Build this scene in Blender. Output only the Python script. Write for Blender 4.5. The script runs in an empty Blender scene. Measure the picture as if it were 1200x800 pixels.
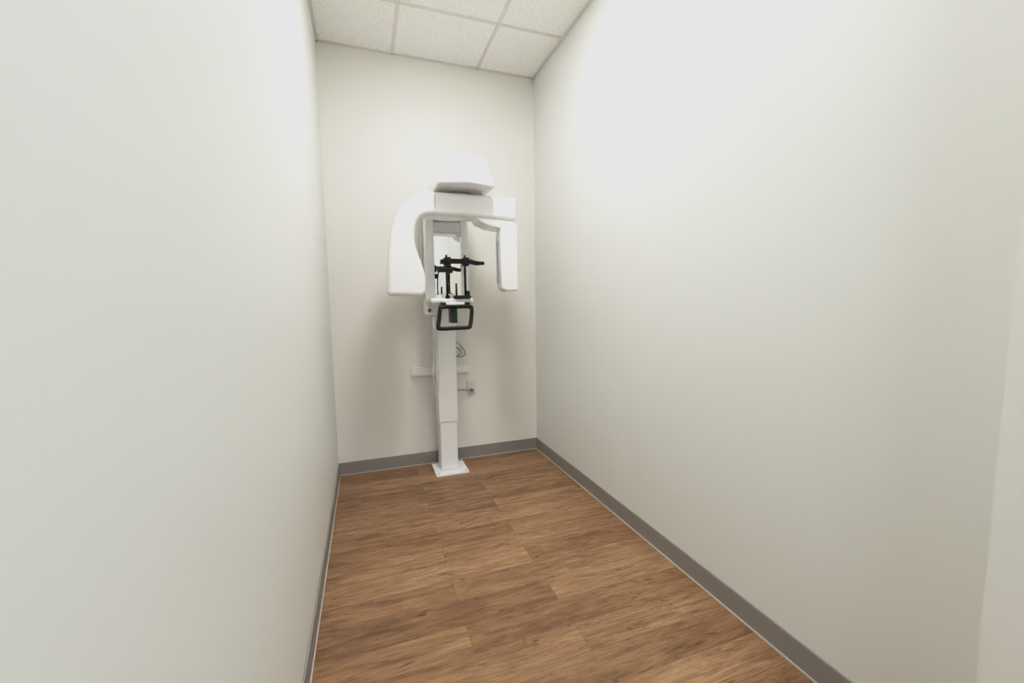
import bpy, bmesh, math
from mathutils import Vector, Matrix

scene = bpy.context.scene
vs = scene.view_settings
vs.view_transform = 'Standard'
vs.look = 'None'
vs.exposure = 0.0
# gentle highlight shoulder (camera response)
vs.use_curve_mapping = True
cm = vs.curve_mapping
cm.clip_max_x = 4.0; cm.clip_max_y = 4.0; cm.use_clip = True; cm.extend = 'HORIZONTAL'
cc = cm.curves[3]
cc.points[0].location = (0, 0); cc.points[1].location = (3.6, 1.0)
for p in ((0.12, 0.115), (0.25, 0.25), (0.5, 0.5), (0.75, 0.69), (1.1, 0.82), (1.7, 0.93)):
    cc.points.new(*p)
cm.update()

# ------------------------------------------------------------------ constants
XL, XR, YB, H = -0.214, 1.2175, 2.921, 2.74
CAMZ = 1.136
T = 0.10

# ------------------------------------------------------------------ materials
def new_mat(name):
    m = bpy.data.materials.new(name); m.use_nodes = True
    nt = m.node_tree; b = nt.nodes['Principled BSDF']
    return m, nt, b

def simple(name, col, rough=0.5, metal=0.0, coat=0.0, spec=0.5, noise=0.0, nscale=40):
    m, nt, b = new_mat(name)
    b.inputs['Roughness'].default_value = rough
    b.inputs['Metallic'].default_value = metal
    b.inputs['Coat Weight'].default_value = coat
    b.inputs['Coat Roughness'].default_value = 0.05
    b.inputs['Specular IOR Level'].default_value = spec
    tc = nt.nodes.new('ShaderNodeTexCoord')
    n = nt.nodes.new('ShaderNodeTexNoise'); n.inputs['Scale'].default_value = nscale
    nt.links.new(tc.outputs['Object'], n.inputs['Vector'])
    mx = nt.nodes.new('ShaderNodeMix'); mx.data_type = 'RGBA'
    mx.inputs['A'].default_value = (*[c*(1-noise) for c in col], 1)
    mx.inputs['B'].default_value = (*[min(1, c*(1+noise)) for c in col], 1)
    nt.links.new(n.outputs['Fac'], mx.inputs['Factor'])
    nt.links.new(mx.outputs['Result'], b.inputs['Base Color'])
    return m

def paint(name, col):
    m, nt, b = new_mat(name)
    b.inputs['Roughness'].default_value = 0.42
    b.inputs['Specular IOR Level'].default_value = 0.35
    tc = nt.nodes.new('ShaderNodeTexCoord')
    n = nt.nodes.new('ShaderNodeTexNoise'); n.inputs['Scale'].default_value = 1.3; n.inputs['Detail'].default_value = 3
    nt.links.new(tc.outputs['Object'], n.inputs['Vector'])
    mx = nt.nodes.new('ShaderNodeMix'); mx.data_type = 'RGBA'
    mx.inputs['A'].default_value = (*[c*0.985 for c in col], 1)
    mx.inputs['B'].default_value = (*[c*1.015 for c in col], 1)
    nt.links.new(n.outputs['Fac'], mx.inputs['Factor'])
    nt.links.new(mx.outputs['Result'], b.inputs['Base Color'])
    n2 = nt.nodes.new('ShaderNodeTexNoise'); n2.inputs['Scale'].default_value = 160; n2.inputs['Detail'].default_value = 2
    nt.links.new(tc.outputs['Object'], n2.inputs['Vector'])
    bp = nt.nodes.new('ShaderNodeBump'); bp.inputs['Strength'].default_value = 0.06; bp.inputs['Distance'].default_value = 0.002
    nt.links.new(n2.outputs['Fac'], bp.inputs['Height']); nt.links.new(bp.outputs['Normal'], b.inputs['Normal'])
    return m

M_wall = paint('wall_cream_tone', (0.80, 0.79, 0.745))
M_side = paint('wall_green_tone', (0.772, 0.79, 0.766))  # side walls a slightly greener tone than the creamier back wall
M_base = simple('vinyl_base_grey', (0.275, 0.255, 0.24), 0.45, noise=0.03)
M_caulk = simple('caulk_light', (0.55, 0.52, 0.48), 0.5)
M_white = simple('white_plastic', (0.88, 0.88, 0.89), 0.18, coat=0.6, noise=0.005)
M_colw = simple('column_white', (0.86, 0.86, 0.87), 0.35, noise=0.005)
M_grey = simple('seam_grey', (0.25, 0.25, 0.26), 0.5)
M_seam = simple('joint_line', (0.42, 0.42, 0.43), 0.5)
M_black = simple('black_plastic', (0.006, 0.006, 0.0065), 0.45, spec=0.25, noise=0.1)
M_green = simple('dark_teal_pad', (0.015, 0.035, 0.03), 0.4, spec=0.3)
M_red = simple('red_button', (0.42, 0.03, 0.03), 0.3)
M_cord = simple('cord_grey', (0.62, 0.61, 0.58), 0.5)
M_dcord = simple('cord_dark', (0.16, 0.16, 0.16), 0.5)
M_plate = simple('outlet_plastic', (0.70, 0.69, 0.65), 0.35)
M_grid = simple('ceiling_grid_metal', (0.72, 0.71, 0.68), 0.5)
M_mirror = simple('mirror_glass', (0.86, 0.88, 0.87), 0.02, metal=1.0)

def floor_mat():
    m, nt, b = new_mat('wood_plank_floor')
    N = nt.nodes.new; Lk = nt.links.new
    tc = N('ShaderNodeTexCoord')
    brick = N('ShaderNodeTexBrick')
    brick.offset = 0.37; brick.offset_frequency = 2; brick.squash = 1.0
    brick.inputs['Color1'].default_value = (0, 0, 0, 1); brick.inputs['Color2'].default_value = (1, 1, 1, 1)
    brick.inputs['Mortar'].default_value = (0.5, 0.5, 0.5, 1)
    brick.inputs['Scale'].default_value = 1.0
    brick.inputs['Mortar Size'].default_value = 0.0009
    brick.inputs['Mortar Smooth'].default_value = 0.3
    brick.inputs['Brick Width'].default_value = 0.98
    brick.inputs['Row Height'].default_value = 0.125
    mp0 = N('ShaderNodeMapping'); mp0.inputs['Location'].default_value = (0.33, 0.02, 0)
    Lk(tc.outputs['Object'], mp0.inputs['Vector']); Lk(mp0.outputs['Vector'], brick.inputs['Vector'])
    bw = N('ShaderNodeRGBToBW'); Lk(brick.outputs['Color'], bw.inputs['Color'])
    wm = N('ShaderNodeMath'); wm.operation = 'MULTIPLY'; wm.inputs[1].default_value = 37.0
    Lk(bw.outputs['Val'], wm.inputs[0])
    def grain(sx, sy, scale, detail, rough, dist):
        mp = N('ShaderNodeMapping'); mp.inputs['Scale'].default_value = (sx, sy, 1)
        Lk(tc.outputs['Object'], mp.inputs['Vector'])
        n = N('ShaderNodeTexNoise'); n.noise_dimensions = '4D'
        n.inputs['Scale'].default_value = scale; n.inputs['Detail'].default_value = detail
        n.inputs['Roughness'].default_value = rough; n.inputs['Distortion'].default_value = dist
        Lk(mp.outputs['Vector'], n.inputs['Vector']); Lk(wm.outputs[0], n.inputs['W'])
        return n
    g1 = grain(1.0, 8.0, 3.6, 10, 0.70, 1.1)
    g2 = grain(1.0, 16.0, 14.0, 6, 0.75, 0.4)
    g3 = grain(1.0, 2.6, 1.8, 4, 0.5, 0.6)
    def madd(src, k, prev=None):
        a = N('ShaderNodeMath'); a.operation = 'MULTIPLY_ADD'; a.inputs[1].default_value = k
        a.inputs[2].default_value = 0
        Lk(src, a.inputs[0])
        if prev: Lk(prev.outputs[0], a.inputs[2])
        return a
    a = madd(g1.outputs['Fac'], 0.42)
    a = madd(g2.outputs['Fac'], 0.36, a)
    a = madd(g3.outputs['Fac'], 0.15, a)
    a = madd(bw.outputs['Val'], 0.07, a)
    ramp = N('ShaderNodeValToRGB')
    e = ramp.color_ramp.elements
    e[0].position = 0.38; e[0].color = (0.105, 0.054, 0.027, 1)
    e[1].position = 0.64; e[1].color = (0.46, 0.290, 0.165, 1)
    for p, c3 in ((0.445, (0.185, 0.097, 0.049)), (0.50, (0.262, 0.146, 0.076)), (0.555, (0.34, 0.200, 0.109))):
        c = ramp.color_ramp.elements.new(p); c.color = (*c3, 1)
    Lk(a.outputs[0], ramp.inputs['Fac'])
    cr = grain(1.0, 4.5, 4.6, 7, 0.62, 2.6)
    crr = N('ShaderNodeValToRGB')
    crr.color_ramp.elements[0].position = 0.33; crr.color_ramp.elements[0].color = (0.45, 0.39, 0.34, 1)
    crr.color_ramp.elements[1].position = 0.39; crr.color_ramp.elements[1].color = (1, 1, 1, 1)
    Lk(cr.outputs['Fac'], crr.inputs['Fac'])
    mul = N('ShaderNodeMix'); mul.data_type = 'RGBA'; mul.blend_type = 'MULTIPLY'; mul.inputs['Factor'].default_value = 1
    Lk(ramp.outputs['Color'], mul.inputs['A']); Lk(crr.outputs['Color'], mul.inputs['B'])
    mort = N('ShaderNodeMix'); mort.data_type = 'RGBA'
    fm = N('ShaderNodeMath'); fm.operation = 'MULTIPLY'; fm.inputs[1].default_value = 0.6
    Lk(brick.outputs['Fac'], fm.inputs[0]); Lk(fm.outputs[0], mort.inputs['Factor'])
    Lk(mul.outputs['Result'], mort.inputs['A']); mort.inputs['B'].default_value = (0.05, 0.025, 0.015, 1)
    Lk(mort.outputs['Result'], b.inputs['Base Color'])
    b.inputs['Roughness'].default_value = 0.38
    b.inputs['Specular IOR Level'].default_value = 0.4
    bp = N('ShaderNodeBump'); bp.inputs['Strength'].default_value = 0.15; bp.inputs['Distance'].default_value = 0.002
    Lk(g2.outputs['Fac'], bp.inputs['Height']); Lk(bp.outputs['Normal'], b.inputs['Normal'])
    return m
M_floor = floor_mat()

def ceil_mat():
    m, nt, b = new_mat('acoustic_tile')
    N = nt.nodes.new; Lk = nt.links.new
    b.inputs['Roughness'].default_value = 0.9
    tc = N('ShaderNodeTexCoord')
    n = N('ShaderNodeTexNoise'); n.inputs['Scale'].default_value = 130; n.inputs['Detail'].default_value = 3
    Lk(tc.outputs['Object'], n.inputs['Vector'])
    r = N('ShaderNodeValToRGB')
    r.color_ramp.elements[0].position = 0.36; r.color_ramp.elements[0].color = (0.78, 0.77, 0.73, 1)
    r.color_ramp.elements[1].position = 0.48; r.color_ramp.elements[1].color = (0.96, 0.95, 0.92, 1)
    Lk(n.outputs['Fac'], r.inputs['Fac']); Lk(r.outputs['Color'], b.inputs['Base Color'])
    bp = N('ShaderNodeBump'); bp.inputs['Strength'].default_value = 0.12; bp.inputs['Distance'].default_value = 0.002
    Lk(n.outputs['Fac'], bp.inputs['Height']); Lk(bp.outputs['Normal'], b.inputs['Normal'])
    return m
M_ceil = ceil_mat()

def emis(name, col, s):
    m, nt, b = new_mat(name)
    b.inputs['Base Color'].default_value = (*col, 1)
    b.inputs['Emission Color'].default_value = (*col, 1)
    b.inputs['Emission Strength'].default_value = s
    return m
M_lamp = emis('troffer_lens', (1.0, 0.96, 0.905), 62.0)
M_lamp_hall = emis('hall_troffer_lens', (0.88, 0.97, 1.0), 23.0)

# ------------------------------------------------------------------ geometry helpers
def finish(bm, name, mat, parent=None, bevel=0, seg=4, smooth=True, angle=35):
    me = bpy.data.meshes.new(name)
    bmesh.ops.recalc_face_normals(bm, faces=bm.faces)
    bm.to_mesh(me); bm.free()
    ob = bpy.data.objects.new(name, me); scene.collection.objects.link(ob)
    me.materials.append(mat)
    if bevel:
        md = ob.modifiers.new('bevel', 'BEVEL'); md.width = bevel; md.segments = seg
        md.limit_method = 'ANGLE'; md.angle_limit = math.radians(angle)
        md.use_clamp_overlap = True
        if smooth:
            for p in me.polygons: p.use_smooth = True
            w = ob.modifiers.new('wn', 'WEIGHTED_NORMAL'); w.keep_sharp = False
    if parent: ob.parent = parent
    return ob

def box(name, lo, hi, mat, parent=None, bevel=0, seg=3):
    bm = bmesh.new()
    bmesh.ops.create_cube(bm, size=1)
    for v in bm.verts:
        v.co = Vector([(lo[i]+hi[i])/2 + v.co[i]*(hi[i]-lo[i]) for i in range(3)])
    return finish(bm, name, mat, parent, bevel, seg)

def prism_xz(name, pts, y0, y1, mat, parent=None, bevel=0, seg=4, angle=35):
    bm = bmesh.new()
    a = [bm.verts.new((x, y0, z)) for x, z in pts]
    b = [bm.verts.new((x, y1, z)) for x, z in pts]
    bm.faces.new(a); bm.faces.new(list(reversed(b)))
    n = len(pts)
    for i in range(n):
        bm.faces.new((a[i], b[i], b[(i+1) % n], a[(i+1) % n]))
    return finish(bm, name, mat, parent, bevel, seg, angle=angle)

def loft(name, lower, upper, z0, z1, mat, parent=None, bevel=0, seg=4):
    bm = bmesh.new()
    a = [bm.verts.new((x, y, z0)) for x, y in lower]
    b = [bm.verts.new((x, y, z1)) for x, y in upper]
    bm.faces.new(a); bm.faces.new(list(reversed(b)))
    n = len(a)
    for i in range(n):
        bm.faces.new((a[i], b[i], b[(i+1) % n], a[(i+1) % n]))
    return finish(bm, name, mat, parent, bevel, seg)

def cyl(name, p0, p1, r, mat, parent=None, seg=28, bevel=0):
    p0, p1 = Vector(p0), Vector(p1); d = p1-p0
    bm = bmesh.new()
    bmesh.ops.create_cone(bm, cap_ends=True, segments=seg, radius1=r, radius2=r, depth=d.length)
    rot = d.to_track_quat('Z', 'Y').to_matrix().to_4x4()
    bmesh.ops.transform(bm, matrix=Matrix.Translation((p0+p1)/2) @ rot, verts=bm.verts)
    ob = finish(bm, name, mat, parent, bevel)
    for p in ob.data.polygons: p.use_smooth = len(p.vertices) == 4
    return ob

def catmull(P, k=8, closed=False):
    P = [Vector(p) for p in P]; out = []; n = len(P)
    rng = range(n) if closed else range(n-1)
    for i in rng:
        g = lambda j: P[j % n] if closed else P[max(0, min(n-1, j))]
        p0, p1, p2, p3 = g(i-1), g(i), g(i+1), g(i+2)
        for s in range(k):
            t = s/k
            out.append(0.5*((2*p1)+(-p0+p2)*t+(2*p0-5*p1+4*p2-p3)*t*t+(-p0+3*p1-3*p2+p3)*t**3))
    if not closed: out.append(P[-1])
    return out

def tube(name, pts, r, mat, parent=None, closed=False, k=8, smooth=True):
    pts = catmull(pts, k, closed) if smooth else [Vector(p) for p in pts]
    cu = bpy.data.curves.new(name, 'CURVE'); cu.dimensions = '3D'
    sp = cu.splines.new('POLY'); sp.points.add(len(pts)-1)
    for i, p in enumerate(pts): sp.points[i].co = (*p, 1)
    sp.use_cyclic_u = closed
    cu.bevel_depth = r; cu.bevel_resolution = 4; cu.use_fill_caps = True
    ob = bpy.data.objects.new(name, cu); scene.collection.objects.link(ob)
    cu.materials.append(mat)
    if parent: ob.parent = parent
    return ob

def empty(name, loc=(0, 0, 0)):
    e = bpy.data.objects.new(name, None); e.location = (0, 0, 0)
    scene.collection.objects.link(e); return e

# ------------------------------------------------------------------ room shell
HX0, HX1, HY0 = -1.4, 2.4, -1.7      # hall behind the camera
DY0, DY1 = 0.245, 0.372              # front wall thickness (doorway)
box('floor', (HX0-T, HY0-T, -T), (HX1+T, YB+T, 0), M_floor)
box('ceiling', (HX0-T, HY0-T, H), (HX1+T, YB+T, H+T), M_ceil)
box('wall_back', (XL-T, YB, 0), (XR+T, YB+T, H), M_wall)
box('wall_left', (XL-T, DY0, 0), (XL, YB, H), M_side)
box('wall_right', (XR, DY1, 0), (XR+T, YB, H), M_side)
# doorway wall: right return, header, and the hall side portions
def join(obs, name):
    for o in bpy.context.selected_objects: o.select_set(False)
    for o in obs: o.select_set(True)
    bpy.context.view_layer.objects.active = obs[0]
    bpy.ops.object.join(); obs[0].name = name; obs[0].data.name = name
    return obs[0]
join([box('a', (1.0, DY0, 0), (HX1, DY1, H), M_wall),
      box('b', (HX0, DY0, 0), (XL-T, DY1, H), M_wall),
      box('c', (XL, DY0, 2.15), (1.0, DY1, H), M_wall)], 'wall_front')
join([box('a', (HX0-T, HY0, 0), (HX0, DY1, H), M_wall),
      box('b', (HX1, HY0, 0), (HX1+T, DY1, H), M_wall),
      box('c', (HX0-T, HY0-T, 0), (HX1+T, HY0, H), M_wall)], 'wall_hall')

def baseboard(name, lo, hi, clo, chi):
    b = box(name, lo, hi, M_base, bevel=0.003, seg=2)
    c = box(name+'_caulk_line', clo, chi, M_caulk, parent=b)
BH, BT = 0.087, 0.007
baseboard('baseboard_back', (XL, YB-BT, 0.0), (XR, YB, BH), (XL, YB-BT-0.003, 0), (XR, YB-BT, 0.005))
baseboard('baseboard_left', (XL, DY0, 0.0), (XL+BT, YB-BT, BH), (XL+BT, DY0, 0), (XL+BT+0.003, YB-BT, 0.005))
baseboard('baseboard_right', (XR-BT, DY1, 0.0), (XR, YB-BT, BH), (XR-BT-0.004, DY1, 0), (XR-BT, YB-BT, 0.006))

# ceiling grid
grid = empty('ceiling_grid')
gx = [0.237, 0.80]; gy = [2.433, 1.868, 1.303, 0.738]
G = 0.009; GZ = H-0.006
for i, x in enumerate(gx):
    box('main_tee_%d' % i, (x-G, DY1, GZ), (x+G, YB, H), M_grid, grid)
for i, y in enumerate(gy):
    box('cross_tee_%d' % i, (XL, y-G, GZ+0.0007), (XR, y+G, H), M_grid, grid)
box('wall_angle_back', (XL, YB-0.018, GZ), (XR, YB, H), M_grid, grid)
box('wall_angle_left', (XL, DY1, GZ), (XL+0.018, YB, H), M_grid, grid)
box('wall_angle_right', (XR-0.018, DY1, GZ), (XR, YB, H), M_grid, grid)

def troffer(name, x0, x1, y0, y1, lens, basket=0.0):
    e = empty(name)
    f = 0.02
    box('frame_a', (x0, y0, H-0.012), (x0+f, y1, H-0.001), M_grid, e)
    box('frame_b', (x1-f, y0, H-0.012), (x1, y1, H-0.001), M_grid, e)
    box('frame_c', (x0, y0, H-0.012), (x1, y0+f, H-0.001), M_grid, e)
    box('frame_d', (x0, y1-f, H-0.012), (x1, y1, H-0.001), M_grid, e)
    if basket:
        c = (x0+x1)/2
        box('pan', (x0+f, y0+f, H-0.006), (x1-f, y1-f, H-0.001), M_colw, e)
        box('lens', (c-basket/2, y0+f, H-0.012), (c+basket/2, y1-f, H-0.006), lens, e)
    else:
        box('lens', (x0+f, y0+f, H-0.009), (x1-f, y1-f, H-0.002), lens, e)
troffer('ceiling_light', gx[0]+0.01, gx[1]-0.01, gy[2]+0.01, gy[1]-0.01, M_lamp, 0.28)
troffer('ceiling_light.001', 0.0, 1.13, -1.0, -0.44, M_lamp_hall)

# ------------------------------------------------------------------ panoramic x-ray machine
X = empty('panoramic_xray_machine')
box('base_plate', (0.392, 2.645, 0.0), (0.612, 2.865, 0.016), M_colw, X, 0.004)
for i, (bx, by) in enumerate([(0.41, 2.665), (0.594, 2.665), (0.41, 2.845), (0.594, 2.845)]):
    cyl('anchor_bolt_%d' % i, (bx, by, 0.016), (bx, by, 0.021), 0.007, M_cord, X, 12)
box('column_lower', (0.436, 2.712, 0.016), (0.552, 2.835, 0.40), M_colw, X, 0.008)
box('column_sleeve', (0.430, 2.704, 0.345), (0.558, 2.843, 1.20), M_colw, X, 0.010)
# carriage / upper column
box('carriage_back', (0.366, 2.722, 1.15), (0.646, 2.86, 1.86), M_white, X, 0.02)
box('carriage_post_left', (0.366, 2.675, 1.15), (0.428, 2.80, 1.80), M_white, X, 0.014)
box('carriage_post_right', (0.607, 2.675, 1.15), (0.648, 2.80, 1.80), M_white, X, 0.014)
box('carriage_head_panel', (0.42, 2.69, 1.66), (0.612, 2.80, 1.80), M_white, X, 0.01)
box('mirror', (0.426, 2.712, 1.19), (0.609, 2.722, 1.655), M_mirror, X)
box('label_a', (0.545, 2.6885, 1.672), (0.560, 2.6905, 1.684), M_grey, X)
box('label_b', (0.566, 2.6885, 1.672), (0.581, 2.6905, 1.684), M_grey, X)
box('control_box', (0.366, 2.665, 1.062), (0.448, 2.84, 1.17), M_white, X, 0.012)
cyl('emergency_stop_collar', (0.383, 2.668, 1.095), (0.383, 2.655, 1.095), 0.012, M_grey, X)
cyl('emergency_stop_button', (0.383, 2.656, 1.095), (0.383, 2.64, 1.095), 0.009, M_red, X, bevel=0.002)

# overhead arm and its cap
loft('overhead_arm', [(0.40, 2.45), (0.64, 2.45), (0.64, 2.86), (0.40, 2.86)],
     [(0.42, 2.45), (0.62, 2.45), (0.62, 2.84), (0.42, 2.84)], 1.775, 1.90, M_white, X, 0.02)
loft('overhead_cap', [(0.378, 2.235), (0.545, 2.190), (0.708, 2.235), (0.708, 2.62), (0.378, 2.62)],
     [(0.428, 2.285), (0.545, 2.245), (0.662, 2.285), (0.662, 2.58), (0.428, 2.58)], 1.764, 1.938, M_white, X, 0.018, 5)
cyl('rotation_bearing', (0.545, 2.45, 1.735), (0.545, 2.45, 1.768), 0.075, M_seam, X, 40)

# rotating C-arm
outer = [(0.862, 1.748), (0.60, 1.748), (0.433, 1.748)]
arc = catmull([(0.36, 0, 1.748), (0.30, 0, 1.735), (0.245, 0, 1.703), (0.195, 0, 1.645), (0.163, 0, 1.575), (0.143, 0, 1.50),
               (0.130, 0, 1.40), (0.122, 0, 1.30), (0.119, 0, 1.20)], 4)
inner = catmull([(0.321, 0, 1.195), (0.322, 0, 1.26), (0.318, 0, 1.31), (0.301, 0, 1.368), (0.2766, 0, 1.44), (0.268, 0, 1.50),
                 (0.273, 0, 1.55), (0.292, 0, 1.593), (0.325, 0, 1.618), (0.365, 0, 1.624)], 4)
prof = outer + [(p.x, p.z) for p in arc] + [(0.135, 1.182), (0.30, 1.178)] + [(p.x, p.z) for p in inner] + [(0.60, 1.622), (0.862, 1.612)]
prism_xz('c_arm', prof, 2.33, 2.50, M_white, X, 0.024, 5, angle=50)
# joint line round the arm
q = 0.009
tube('c_arm_joint', [(0.385, 2.33, 1.648), (0.385, 2.33, 1.724), (0.385, 2.33+q, 1.748-q), (0.385, 2.354, 1.748), (0.385, 2.476, 1.748),
                     (0.385, 2.50-q, 1.748-q), (0.385, 2.50, 1.724), (0.385, 2.50, 1.648), (0.385, 2.50-q, 1.624+q), (0.385, 2.476, 1.624),
                     (0.385, 2.354, 1.624), (0.385, 2.33+q, 1.624+q)], 0.0014, M_seam, X, closed=True, smooth=False)
prism_xz('detector_bracket', [(0.62, 1.625), (0.85, 1.615), (0.85, 1.575), (0.80, 1.562), (0.70, 1.575), (0.64, 1.598)],
         2.345, 2.49, M_white, X, 0.01)
prism_xz('detector_head', [(0.756, 1.535), (0.765, 1.572), (0.785, 1.590), (0.862, 1.590), (0.864, 1.205), (0.79, 1.203), (0.762, 1.22), (0.757, 1.35)],
         2.33, 2.43, M_white, X, 0.012)
box('detector_window', (0.7545, 2.365, 1.25), (0.758, 2.41, 1.50), M_seam, X)

# patient support
box('support_shelf', (0.362, 2.45, 1.138), (0.618, 2.70, 1.168), M_white, X, 0.013)
box('support_neck', (0.44, 2.43, 1.120), (0.58, 2.72, 1.142), M_white, X, 0.006)
cyl('chin_cup', (0.41, 2.49, 1.165), (0.41, 2.49, 1.19), 0.022, M_white, X, bevel=0.003)
tube('handle', [(0.418, 2.40, 1.116), (0.50, 2.398, 1.118), (0.580, 2.40, 1.116), (0.592, 2.398, 1.102), (0.586, 2.385, 1.05),
                (0.574, 2.37, 1.006), (0.560, 2.367, 0.996), (0.48, 2.367, 0.994), (0.400, 2.37, 0.994), (0.388, 2.372, 1.006),
                (0.397, 2.387, 1.05), (0.406, 2.398, 1.105)], 0.0118, M_black, X, closed=True, k=6)
for i, x in enumerate((0.43, 0.57)):
    box('handle_mount_%d' % i, (x-0.013, 2.395, 1.108), (x+0.013, 2.47, 1.142), M_black, X, 0.004)
box('chin_bracket', (0.472, 2.42, 1.02), (0.512, 2.50, 1.125), M_green, X, 0.006)
RY = 2.46
cyl('rod_left', (0.462, RY, 1.165), (0.462, RY, 1.42), 0.0068, M_black, X)
cyl('rod_right', (0.572, RY, 1.165), (0.572, RY, 1.42), 0.0068, M_black, X)
cyl('rod_center', (0.517, RY, 1.165), (0.517, RY, 1.255), 0.006, M_black, X)
prism_xz('temple_bar', [(0.425, 1.392), (0.47, 1.398), (0.60, 1.396), (0.645, 1.385), (0.685, 1.384), (0.69, 1.366), (0.64, 1.362),
                        (0.60, 1.37), (0.47, 1.37), (0.425, 1.365)], 2.435, 2.475, M_black, X, 0.005)
box('temple_clamp_left', (0.445, 2.42, 1.355), (0.482, 2.48, 1.405), M_black, X, 0.006)
box('temple_clamp_right', (0.556, 2.42, 1.355), (0.59, 2.48, 1.405), M_black, X, 0.006)
for i, x in enumerate((0.4635, 0.573)):
    cyl('clamp_knob_%d' % i, (x, 2.424, 1.38), (x, 2.406, 1.38), 0.012, M_black, X, 16, bevel=0.002)
    cyl('rod_collar_%d' % i, (x, RY, 1.166), (x, RY, 1.184), 0.013, M_black, X, 20, bevel=0.002)
box('nose_support', (0.405, 2.42, 1.318), (0.475, 2.47, 1.345), M_black, X, 0.006)
cyl('nose_support_knob', (0.492, 2.44, 1.33), (0.468, 2.44, 1.33), 0.018, M_black, X, bevel=0.003)
tube('nose_support_arm', [(0.412, 2.44, 1.33), (0.404, 2.44, 1.28), (0.404, 2.45, 1.22), (0.41, 2.48, 1.18)], 0.004, M_black, X)
box('chin_rest_pad', (0.50, 2.43, 1.166), (0.60, 2.48, 1.182), M_black, X, 0.004)
cyl('rod_foot_right', (0.585, 2.45, 1.18), (0.585, 2.45, 1.21), 0.012, M_black, X, bevel=0.003)

# hand-switch cord and power cable
tube('hand_switch_cord', [(0.405, 2.70, 1.07), (0.402, 2.69, 1.0), (0.405, 2.69, 0.85), (0.400, 2.69, 0.70), (0.400, 2.69, 0.60), (0.413, 2.69, 0.555),
                          (0.424, 2.688, 0.60), (0.421, 2.69, 0.75), (0.424, 2.69, 0.95), (0.425, 2.69, 1.065)], 0.004, M_cord, X)
cyl('hand_switch', (0.408, 2.66, 0.98), (0.408, 2.66, 1.055), 0.009, M_white, X, bevel=0.003)
tube('power_cable', [(0.545, 2.84, 0.88), (0.60, 2.86, 0.86), (0.655, 2.885, 0.80), (0.65, 2.89, 0.765), (0.60, 2.88, 0.76), (0.545, 2.84, 0.79)], 0.003, M_dcord, X)
tube('power_cable_b', [(0.545, 2.84, 0.84), (0.59, 2.86, 0.83), (0.63, 2.885, 0.79), (0.60, 2.88, 0.77), (0.55, 2.84, 0.775)], 0.003, M_dcord, X)

# wall bracket and outlet
box('wall_mount_rail', (0.283, YB-0.028, 0.640), (0.682, YB-0.0005, 0.700), M_colw, None, 0.004)
O = empty('wall_outlet')
box('cover_plate', (0.672, YB-0.007, 0.478), (0.738, YB-0.0005, 0.580), M_plate, O, 0.003)
for i, z in enumerate((0.507, 0.551)):
    box('receptacle_%d' % i, (0.690, YB-0.009, z-0.014), (0.720, YB-0.006, z+0.014), M_plate, O, 0.003)
    for k, x in enumerate((0.699, 0.710)):
        box('slot_%d_%d' % (i, k), (x-0.001, YB-0.0095, z-0.005), (x+0.001, YB-0.0085, z+0.005), M_black, O)
box('plug', (0.692, YB-0.03, 0.498), (0.716, YB-0.008, 0.518), M_dcord, O, 0.004)
tube('plug_cord', [(0.70, YB-0.03, 0.508), (0.66, YB-0.035, 0.515), (0.60, YB-0.03, 0.522), (0.55, YB-0.05, 0.53), (0.53, 2.845, 0.54)], 0.003, M_dcord, O)

# ------------------------------------------------------------------ world, camera
w = bpy.data.worlds.new('world'); scene.world = w; w.use_nodes = True
w.node_tree.nodes['Background'].inputs['Color'].default_value = (0.8, 0.85, 0.9, 1)
w.node_tree.nodes['Background'].inputs['Strength'].default_value = 0.2

yaw, pitch, roll, f = 0.33742, -0.0932, -0.01444, 486.85
fw = Vector((math.sin(yaw)*math.cos(pitch), math.cos(yaw)*math.cos(pitch), math.sin(pitch)))
r = Vector((math.cos(yaw), -math.sin(yaw), 0)); u = r.cross(fw)
r2 = r*math.cos(roll)+u*math.sin(roll); u2 = -r*math.sin(roll)+u*math.cos(roll)
cam = bpy.data.cameras.new('camera'); co = bpy.data.objects.new('camera', cam)
scene.collection.objects.link(co)
m = Matrix(((r2.x, u2.x, -fw.x, 0), (r2.y, u2.y, -fw.y, 0), (r2.z, u2.z, -fw.z, CAMZ), (0, 0, 0, 1)))
co.matrix_world = m
cam.sensor_width = 36; cam.lens = f*36/1200; cam.clip_start = 0.02
scene.camera = co
